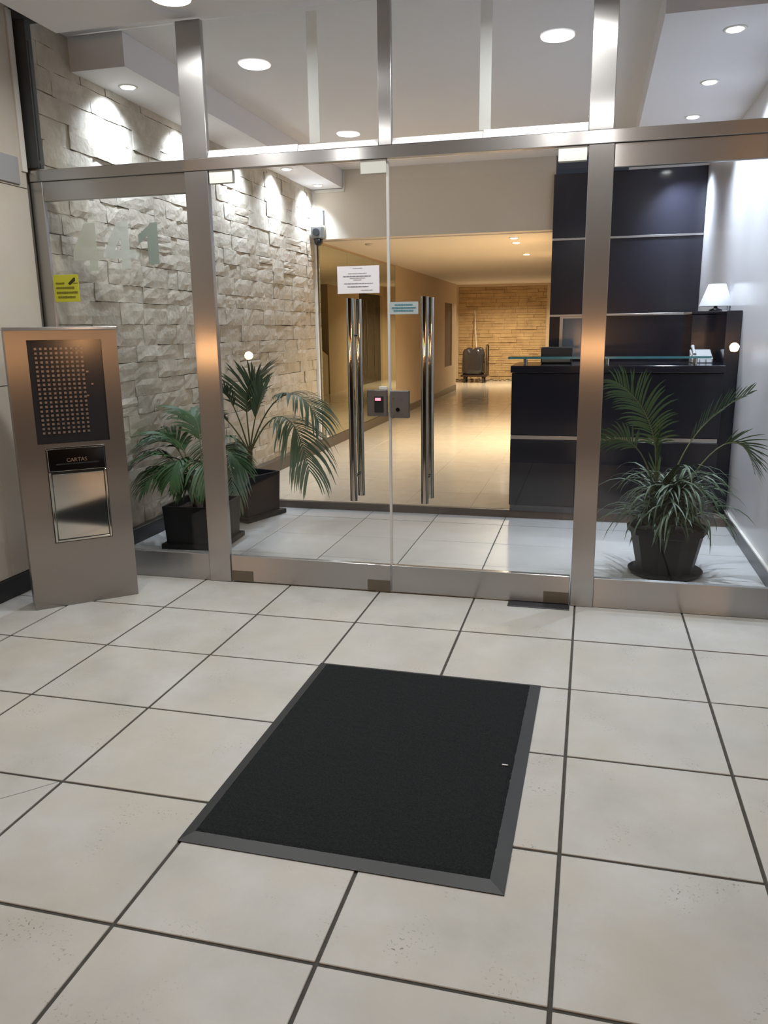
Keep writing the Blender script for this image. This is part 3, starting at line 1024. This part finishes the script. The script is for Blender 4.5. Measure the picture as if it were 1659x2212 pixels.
for j in range(N2):
    for i in range(N1):
        a = j * (N1 + 1) + i
        fs.append((a, a + 1, a + N1 + 2, a + N1 + 1))
pile.add(vs, fs)
tag(pile.build('pile', M['mat_pile'], mt), kind='stuff')
tg = B(-.190, -.172, -1.126, -1.122, .0155, .0175).build('paper_scrap', M['paper'])
tag(tg, 'tiny white scrap lying on the black mat', 'scrap')


# ------------------------------------------------------------------ lamps
def area(parent, loc, size, watts, col, spread=R(170), rot=(0, 0, 0)):
    l = bpy.data.lights.new('light', 'AREA')
    l.shape = 'DISK'
    l.size = size
    l.energy = watts
    l.color = col
    l.spread = spread
    o = bpy.data.objects.new('light', l)
    COL.objects.link(o)
    o.parent = parent
    o.location = Vector(loc) - world_loc(parent)
    o.rotation_euler = rot
    return o


def spot(parent, loc, watts, col, angle, blend=.6, rot=(0, 0, 0), size=.03):
    l = bpy.data.lights.new('light', 'SPOT')
    l.energy = watts
    l.color = col
    l.spot_size = R(angle)
    l.spot_blend = blend
    l.shadow_soft_size = size
    o = bpy.data.objects.new('light', l)
    COL.objects.link(o)
    o.parent = parent
    o.location = Vector(loc) - world_loc(parent)
    o.rotation_euler = rot
    return o


def downlight(x, y, zc, r, label, lens='lens', group=None):
    d = empty('downlight', (x, y, zc))
    tag(d, label, 'downlight', group)
    MB().lathe([(r, -.0005), (r + .014, -.0005), (r + .012, -.003), (r, -.005), (r - .004, -.003)], 28, (x, y, zc)).build('ring', M['white_trim'], d)
    MB().lathe([(0, -.013), (r * .5, -.0115), (r * .85, -.008), (r - .001, -.004), (r - .001, -.0005), (0, -.0005)], 28, (x, y, zc)).build('lens', M[lens], d)
    return d


for x, y, lab in ((-1.76, .03, 'round porch ceiling lamp before the left door post'), (-.20, .0, 'round porch ceiling lamp before the right door post'), (-1.73, -1.57, 'round porch ceiling lamp on the left towards the street'),
                  (.02, -1.60, 'round porch ceiling lamp on the right towards the street')):
    d = empty('ceiling_lamp', (x, y, Z_POR))
    tag(d, lab, 'ceiling lamp', 'porch ceiling lamps')
    MB().lathe([(0, -.0005), (.098, -.0005), (.098, -.070), (.092, -.076), (.084, -.072), (0, -.070)], 28, (x, y, Z_POR)).build('housing', M['white_trim'], d)
    MB().lathe([(0, -.0722), (.083, -.0722), (.083, -.0702), (0, -.0702)], 28, (x, y, Z_POR)).build('lens', M['lens'], d)
    area(d, (x, y, Z_POR - .077), .155, P_PORCH, NEUT)
for i, y in enumerate((1.203, 2.06, 2.92, 3.769, 4.627)):
    d = downlight(-2.69, y, Z_SOF, .042, ('first', 'second', 'third', 'fourth', 'fifth')[i] + ' small spotlight from the street in the left soffit', group='stone wall spotlights')
    spot(d, (-2.69, y, Z_SOF - .02), P_SPOT_L, COOL, 120, 1.0, (0, R(22), 0))
for i, y in enumerate((1.229, 2.118, 2.945, 4.588)):
    d = downlight(.638, y, Z_SOF, .042, ('first', 'second', 'third', 'fourth')[i] + ' small spotlight from the street in the right soffit', group='right soffit spotlights')
    spot(d, (.638, y, Z_SOF - .02), P_SPOT_R, COOL, 124, 1.0, (0, R(-18), 0))
for i, (x, y) in enumerate(((-.803, 5.331), (-.823, 5.823), (-.826, 7.29))):
    d = downlight(x, y, Z_COR - .0005, .04, ('nearest', 'middle', 'farthest')[i] + ' of three warm corridor ceiling spotlights', 'lens_warm', 'corridor spotlights')
    area(d, (x, y, Z_COR - .016), .07, P_CORR, WARM, R(140))
for x, y, zc, lab in ((-1.9, 15.4, 2.42, 'unseen warm spotlight added to wash the far stone wall'),):
    d = downlight(x, y, zc - .0005, .04, lab, 'lens_warm', 'corridor spotlights')
    area(d, (x, y, zc - .016), .08, P_CORR * 2.6, WARM, R(150))  # added lamp, hidden above the ceiling drop, to brighten the end wall
sd = MB().lathe([(0, -.022), (.04, -.022), (.055, -.012), (.057, -.0005), (0, -.0005)], 20, (-2.359, 5.368, Z_COR)).build('smoke_detector', M['fascia'])
tag(sd, 'round smoke detector on the corridor ceiling', 'smoke detector')

# ------------------------------------------------------------------ security camera on the fascia corner
sc2 = empty('security_camera', (-2.765, 4.84, 2.3))
tag(sc2, 'white and black security camera at the end of the stone wall', 'camera')
B(-2.825, -2.725, 4.835, 4.868, 2.39, 2.52).build('flood_light', M['flood'], sc2, bevel=.004)
spot(sc2, (-2.77, 4.80, 2.47), P_FLOOD, COOL, 165, .9, (R(-75), 0, R(15)), .05)
MB().cyl((-2.702, 4.81, 2.40), (-2.702, 4.81, 2.545), .011).build('antenna', M['dull_steel'], sc2)
B(-2.82, -2.70, 4.74, 4.834, 2.265, 2.388).build('housing', M['dull_steel'], sc2, bevel=.02, seg=3)
MB().cyl((-2.762, 4.739, 2.33), (-2.762, 4.725, 2.33), .036, n=20).build('lens', M['black_plastic'], sc2)
MB().lathe([(0, -.065), (.025, -.058), (.042, -.038), (.048, 0), (0, 0)], 20, (-2.755, 4.785, 2.263)).build('dome', M['black_plastic'], sc2)
ol = empty('wall_socket', (X_COR, 4.99, .175))
tag(ol, 'white wall socket low on the corridor mirror', 'socket')
B(X_COR + .0005, X_COR + .010, 4.95, 5.03, .18, .275).build('plate', M['lampshade'], ol, bevel=.002)
B(X_COR + .0101, X_COR + .0125, 4.975, 5.005, .205, .25).build('socket_insert', M['dull_steel'], ol)


# ------------------------------------------------------------------ trolley with bag
TY = 16.3
tr = empty('trolley', (-2.72, TY, Z_STEP))
tag(tr, 'dark metal trolley at the far end of the corridor', 'trolley')
B(-3.04, -2.40, TY - .22, TY + .22, .20, .245).build('platform', M['cart'], tr, bevel=.005)
for x in (-2.95, -2.50):
    for y in (TY - .16, TY + .16):
        wv = MB().cyl((x - .02, y, .056 + .06), (x + .02, y, .056 + .06), .06, n=14).build('wheel', M['black_plastic'], tr)
        B(x - .03, x + .03, y - .025, y + .025, .165, .199).build('caster_fork', M['cart'], wv)
hd = MB().tube([(-2.42, TY - .19, .246), (-2.42, TY - .19, .90), (-2.42, TY - .15, .95), (-2.42, TY + .15, .95), (-2.42, TY + .19, .90), (-2.42, TY + .19, .246)], .018, 8)
hd.build('handle', M['cart'], tr)
MB().tube([(-2.42, TY - .19, .55), (-2.42, TY + .19, .55)], .012, 8).build('crossbar', M['cart'], tr)
bagm = MB()
prof = [(0, 0), (.24, 0), (.272, .03), (.276, .12), (.278, .24), (.275, .36), (.268, .46), (.25, .53), (.215, .585), (.15, .60), (.07, .59), (0, .575)]
bagm.lathe(prof, 36)
vv = []
for k, (x, y, z_) in enumerate(bagm.v):
    t = math.atan2(y, x)
    sq = (abs(math.cos(t)) ** 3.4 + abs(math.sin(t)) ** 3.4) ** (-1 / 3.4)      # rounded-square plan
    f = sq * (1 + .022 * math.sin(9 * t + z_ * 11) + .018 * math.sin(17 * t - z_ * 19) * (z_ > .05))
    up = (.035 * math.sin(5 * t + 1) + .022 * math.sin(11 * t)) * (z_ > .5)
    vv.append((-2.755 + x * f, TY + y * f * .72, .2462 + z_ + up))
bagm.v = vv
bg = bagm.build('plastic_bag', M['bag'], loc=(-2.745, TY, .2462))
tag(bg, 'full black plastic bag on the trolley', 'bag')
pk = MB().cyl((-2.70, YE - .52, Z_STEP + .001), (-2.87, YE - .045, 1.80), .009, n=10).build('pole', M['white_trim'])
tag(pk, 'thin pale pole leaning on the far stone wall', 'pole')


# ------------------------------------------------------------------ planters and plants
def bez(p, t):
    a, b, c, d = p
    s = 1 - t
    return a * s ** 3 + b * (3 * s * s * t) + c * (3 * s * t * t) + d * t ** 3


def frond(parent, pts, mat, llen, npair, t0=.38, ang=50, width=.011, droop=.35, stem_r=.006, seed=0, fold=0.0, twist=0.0):
    rr = random.Random(seed)
    P = [Vector(p) for p in pts]
    m = MB()
    K = 14
    line = [bez(P, i / K) for i in range(K + 1)]
    st_ = MB().tube(line, [stem_r * (1 - .75 * i / K) for i in range(K + 1)], 5)
    for i in range(npair):
        u = i / (npair - 1)
        t = t0 + (1 - t0) * u * .985
        p = bez(P, t)
        tan = (bez(P, min(t + .02, 1)) - bez(P, t - .02)).normalized()
        side = tan.cross(Vector((0, 0, 1)))
        if side.length < .15:
            side = tan.cross(Vector((0.3, -1, 0)))
        side.normalize()
        if twist:
            side = Matrix.Rotation(R(twist), 3, tan) @ side
        upv = side.cross(tan).normalized()
        ll = llen * (0.45 + .9 * math.sin(math.pi * min(.08 + .86 * u, 1)) ** .7) / 1.3
        for sgn in (1, -1):
            a_ = R(ang * (1 - .45 * u) + rr.uniform(-7, 7))
            d0 = (tan * math.cos(a_) + side * (sgn * math.sin(a_)) + upv * (.25 + fold)).normalized()
            l_ = ll * rr.uniform(.85, 1.1)
            wdt = width * rr.uniform(.8, 1.15)
            q = p.copy()
            d_ = d0.copy()
            S = 5
            vs, fs = [], []
            wv = d0.cross(upv).normalized()
            for s_ in range(S + 1):
                f = s_ / S
                ww = wdt * (.35 + 1.0 * math.sin(math.pi * min(.12 + f * .88, .999)) ** .8) if s_ < S else .0006
                vs += [q - wv * ww * .5, q + wv * ww * .5]
                if s_ < S:
                    d_ = (d_ + Vector((0, 0, -1)) * (droop * (.25 + f))).normalized()
                    q = q + d_ * (l_ / S)
                    q.x = min(max(q.x, -2.815), .962)      # leaves stop at the walls
                    # keep the blade's width square to its new direction
                    wv = (wv - d_ * wv.dot(d_)).normalized()
            for s_ in range(S):
                fs.append((2 * s_, 2 * s_ + 1, 2 * s_ + 3, 2 * s_ + 2))
            m.add(vs, fs, True)
    o = m.build('frond', M[mat], parent, fix=False)
    st_.build('frond_stem', M['stem'], o)
    return o


def square_pot(o, c, rz, half_b, half_t, h, tray):
    m = MB()
    z0 = .034
    t = .016
    rings = [(half_b, z0), (half_t, h), (half_t - t, h), (half_t - t - .004, h - .05), (half_b - t, z0 + .02)]
    vs = []
    for r_, zz in rings:
        vs += [(-r_, -r_, zz), (r_, -r_, zz), (r_, r_, zz), (-r_, r_, zz)]
    fs = [(3, 2, 1, 0)]
    for i in range(len(rings) - 1):
        for k in range(4):
            fs.append((4 * i + k, 4 * i + (k + 1) % 4, 4 * i + 4 + (k + 1) % 4, 4 * i + 4 + k))
    b = 4 * (len(rings) - 1)
    fs.append((b, b + 1, b + 2, b + 3))
    m.add(vs, fs)
    for q in (m.build('pot', M['pot'], o, world=False, bevel=.006, seg=2),
              MB().box(-half_t + t + .006, half_t - t - .006, -half_t + t + .006, half_t - t - .006, h - .055, h - .045).build('soil', M['soil'], o, world=False),
              MB().box(-tray, tray, -tray, tray, .001, .0335).build('tray', M['pot'], o, world=False, bevel=.008, seg=2)):
        q.rotation_euler = (0, 0, rz)


# pot nearest the street, left
p1 = empty('potted_palm', (-2.385, 1.20, 0))
tag(p1, 'low green palm in a black square pot behind the left side panel', 'potted plant')
square_pot(p1, None, R(4), .178, .19, .275, .205)
MB().tube([(-2.42, 1.17, .232), (-2.42, 1.16, .30), (-2.41, 1.15, .36)], [.016, .013, .009], 8).build('trunk', M['trunk'], p1)
MB().tube([(-2.36, 1.19, .232), (-2.35, 1.18, .30), (-2.34, 1.15, .38)], [.014, .012, .009], 8).build('trunk', M['trunk'], p1)
b1, b2 = (-2.42, 1.16, .30), (-2.35, 1.18, .30)
for k, (bb, c1, c2, c3, ll, npr, dr) in enumerate((
        (b1, (-2.44, 1.10, .55), (-2.55, 1.05, .70), (-2.74, 1.00, .52), .22, 20, .30),
        (b1, (-2.42, 1.15, .58), (-2.50, 1.20, .76), (-2.74, 1.22, .68), .24, 20, .26),
        (b2, (-2.37, 1.15, .62), (-2.34, 1.25, .88), (-2.56, 1.34, .82), .26, 20, .30),
        (b1, (-2.40, 1.08, .58), (-2.40, .98, .66), (-2.41, .87, .48), .22, 18, .38),
        (b2, (-2.33, 1.10, .56), (-2.15, 1.02, .78), (-1.98, .96, .55), .22, 20, .36),
        (b2, (-2.33, 1.08, .56), (-2.24, .97, .68), (-2.17, .86, .44), .23, 18, .40),
        (b1, (-2.44, 1.12, .50), (-2.52, 1.0, .60), (-2.60, .88, .42), .20, 18, .36),
        (b1, (-2.46, 1.12, .46), (-2.58, 1.06, .58), (-2.70, 1.02, .44), .19, 16, .36),
        (b1, (-2.44, 1.14, .60), (-2.50, 1.10, .74), (-2.64, 1.04, .66), .22, 18, .30),
        (b2, (-2.37, 1.12, .50), (-2.36, 1.02, .56), (-2.33, .92, .42), .20, 16, .40))):
    frond(p1, (bb, c1, c2, c3), 'palm', ll, npr + 3, .46, 48, .0125, dr, .0055, 40 + k)

# rear left pot
p2 = empty('potted_palm', (-2.434, 1.983, 0))
tag(p2, 'tall arching palm in a black square pot beside the step', 'potted plant')
square_pot(p2, None, R(-19), .175, .185, .325, .212)
MB().tube([(-2.42, 1.98, .28), (-2.40, 1.98, .36), (-2.38, 1.97, .44), (-2.37, 1.97, .52)], [.030, .028, .022, .014], 10).build('trunk', M['trunk'], p2)
b1 = (-2.375, 1.97, .47)
for k, (c1, c2, c3, ll, npr, dr, an) in enumerate((
        ((-2.36, 1.95, .70), (-2.41, 1.90, .96), (-2.22, 1.85, 1.04), .27, 24, .10, 52),
        ((-2.20, 1.95, .95), (-1.92, 1.82, 1.05), (-1.74, 1.70, .74), .30, 26, .34, 55),
        ((-2.18, 1.95, .86), (-1.96, 1.85, .86), (-1.82, 1.70, .40), .40, 26, .45, 60),
        ((-2.46, 1.92, .62), (-2.42, 1.70, .66), (-2.33, 1.55, .22), .30, 22, .42, 50),
        ((-2.48, 1.92, .70), (-2.56, 1.82, .88), (-2.58, 1.68, .70), .22, 20, .32, 40),
        ((-2.33, 1.95, .72), (-2.27, 1.93, .84), (-2.22, 1.90, .94), .20, 18, .06, 26),
        ((-2.44, 1.92, .80), (-2.48, 1.86, 1.0), (-2.54, 1.74, .92), .20, 20, .22, 36),
        ((-2.40, 1.90, .58), (-2.44, 1.66, .74), (-2.50, 1.50, .52), .26, 18, .36, 50))):
    frond(p2, (b1, c1, c2, c3), 'palm2', ll, npr + 5, .45, an, .0108, dr, .007, 60 + k)

# right pot: a palm and a spider plant share it
p3 = empty('potted_plant', (.475, 1.12, 0))
tag(p3, 'round black pot with palm and spider plant behind the right side panel', 'potted plant')
MB().lathe([(0, .024), (.145, .024), (.152, .03), (.195, .235), (.212, .24), (.216, .272), (.202, .276), (.192, .262), (.180, .22), (0, .22)], 10, (.475, 1.12, 0), smooth=False).build('pot', M['pot'], p3)
MB().lathe([(0, .226), (.183, .226), (.183, .232), (0, .236)], 16, (.475, 1.12, 0)).build('soil', M['soil'], p3)
MB().lathe([(0, .001), (.185, .001), (.20, .024), (.192, .024), (.178, .008), (0, .008)], 24, (.475, 1.12, 0)).build('saucer', M['pot'], p3)
b1 = (.45, 1.13, .26)
for k, (c1, c2, c3, ll, npr, dr, an, t0, tw) in enumerate((
        ((.40, 1.10, .66), (.40, 1.08, .90), (.16, 1.04, 1.06), .185, 28, .24, 58, .46, 48),
        ((.36, 1.10, .68), (.27, 1.0, .80), (.11, .93, .76), .15, 15, .22, 48, .58, 55),
        ((.47, 1.15, .64), (.60, 1.28, .84), (.87, 1.36, .98), .15, 17, .06, 26, .52, -60),
        ((.60, 1.15, .66), (.82, 1.20, .92), (.885, 1.06, .58), .17, 15, .12, 30, .58, -50),
        ((.39, 1.10, .50), (.385, 1.10, .66), (.375, 1.09, .80), .13, 18, .03, 18, .40, 80))):
    frond(p3, ((b1[0] + .012 * (k - 2), b1[1], b1[2]), c1, c2, c3), 'areca', ll, npr, t0, an, .0078, dr, .006, 80 + k, 0.0, tw)


def blade(seed):
    rr = random.Random(seed)
    S = 8
    L = 1.0
    q = Vector((0, 0, 0))
    el = R(rr.uniform(52, 80))
    d_ = Vector((math.cos(el), 0, math.sin(el)))
    vs, fs = [], []
    k = rr.uniform(.24, .42)
    for s_ in range(S + 1):
        f = s_ / S
        ww = .033 * (1 - f) ** .6 * (.55 + .45 * min(1, f * 5)) + .001
        lift = .018 * (1 - f)
        vs += [q + Vector((0, -ww, lift)), q, q + Vector((0, ww, lift))]
        d_ = (d_ + Vector((.02, 0, -k * (.5 + f)))).normalized()
        q = q + d_ * (L / S)
    for s_ in range(S):
        a = 3 * s_
        fs += [(a, a + 1, a + 4, a + 3), (a + 1, a + 2, a + 5, a + 4)]
    return MB().add(vs, fs, True).mesh('leaf', M['spider'], fix=False)


BL = [blade(i) for i in range(9)]
rg = random.Random(9)
for i in range(285):
    tuft = Vector(rg.choice(((-.06, .0, .42), (.05, -.02, .42), (.0, .02, .38), (-.05, -.06, .30), (.07, -.03, .30), (.0, -.05, .26), (-.08, .0, .27), (.09, .03, .27))))
    a_ = rg.uniform(0, 2 * math.pi)
    l_ = rg.uniform(.26, .47) * (0.9 if math.sin(a_) > 0 else 1.0)
    inst('leaf', BL[rg.randrange(9)], p3, tuft + Vector((rg.uniform(-.03, .03), rg.uniform(-.03, .03), 0)), (l_, l_ * rg.uniform(.7, 1.0), l_ * rg.uniform(.75, 1.1)), (rg.uniform(-.15, .15), rg.uniform(-.12, .12), a_))

# ------------------------------------------------------------------ the street behind the camera (mirrored in the glass)
struct('ground_street', B(-16, 16, -15, -3.8, -.14, -.02), M['asphalt'], 'dark street in front of the building', 'street')
struct('wall_street', MB().box(-16, 1.6, -15.2, -15, -.1, 6).box(3.9, 16, -15.2, -15, -.1, 6).box(1.6, 3.9, -15.2, -15, 2.6, 6).box(1.6, 3.9, -15.3, -15.22, -.1, 2.6), M['street_wall'], 'dark house front across the street', 'wall')
sh = empty('roller_shutter', (2.75, -15.1, -.02))
tag(sh, 'ribbed metal roller shutter across the street', 'shutter')
slat = MB().box(-1.14, 1.14, -.02, .02, -.055, .055).mesh('slat', M['shutter'], bevel=.015)
for i in range(21):
    inst('slat', slat, sh, (0, 0, .07 + .122 * i))
for i, (x, y, zz) in enumerate(((-4.55, -6.0, 1.02), (.055, -6.0, 1.085), (1.67, -6.0, 1.09), (-5.5, -6.4, 1.15), (4.6, -5.6, 1.32))):
    lb = empty('bollard_lamp', (x, y, -.02))
    tag(lb, ('warm bollard lamp mirrored in the left door', 'warm bollard lamp straight behind the right post', 'warm bollard lamp mirrored in the right side panel', 'warm bollard lamp farthest left on the pavement', 'warm bollard lamp farthest right on the pavement')[i], 'street lamp', 'street bollard lamps')
    MB().cyl((x, y, -.0195), (x, y, zz - .075), .035, n=14).build('post', M['dark_frame'], lb)
    MB().lathe([(0, -.07), (.045, -.07), (.05, -.055), (0, -.055)], 16, (x, y, zz)).build('collar', M['dark_frame'], lb)
    MB().lathe([(0.0, -.054), (.035, -.045), (.054, -.015), (.054, .015), (.035, .045), (0, .054)], 16, (x, y, zz)).build('globe', M['globe'], lb)
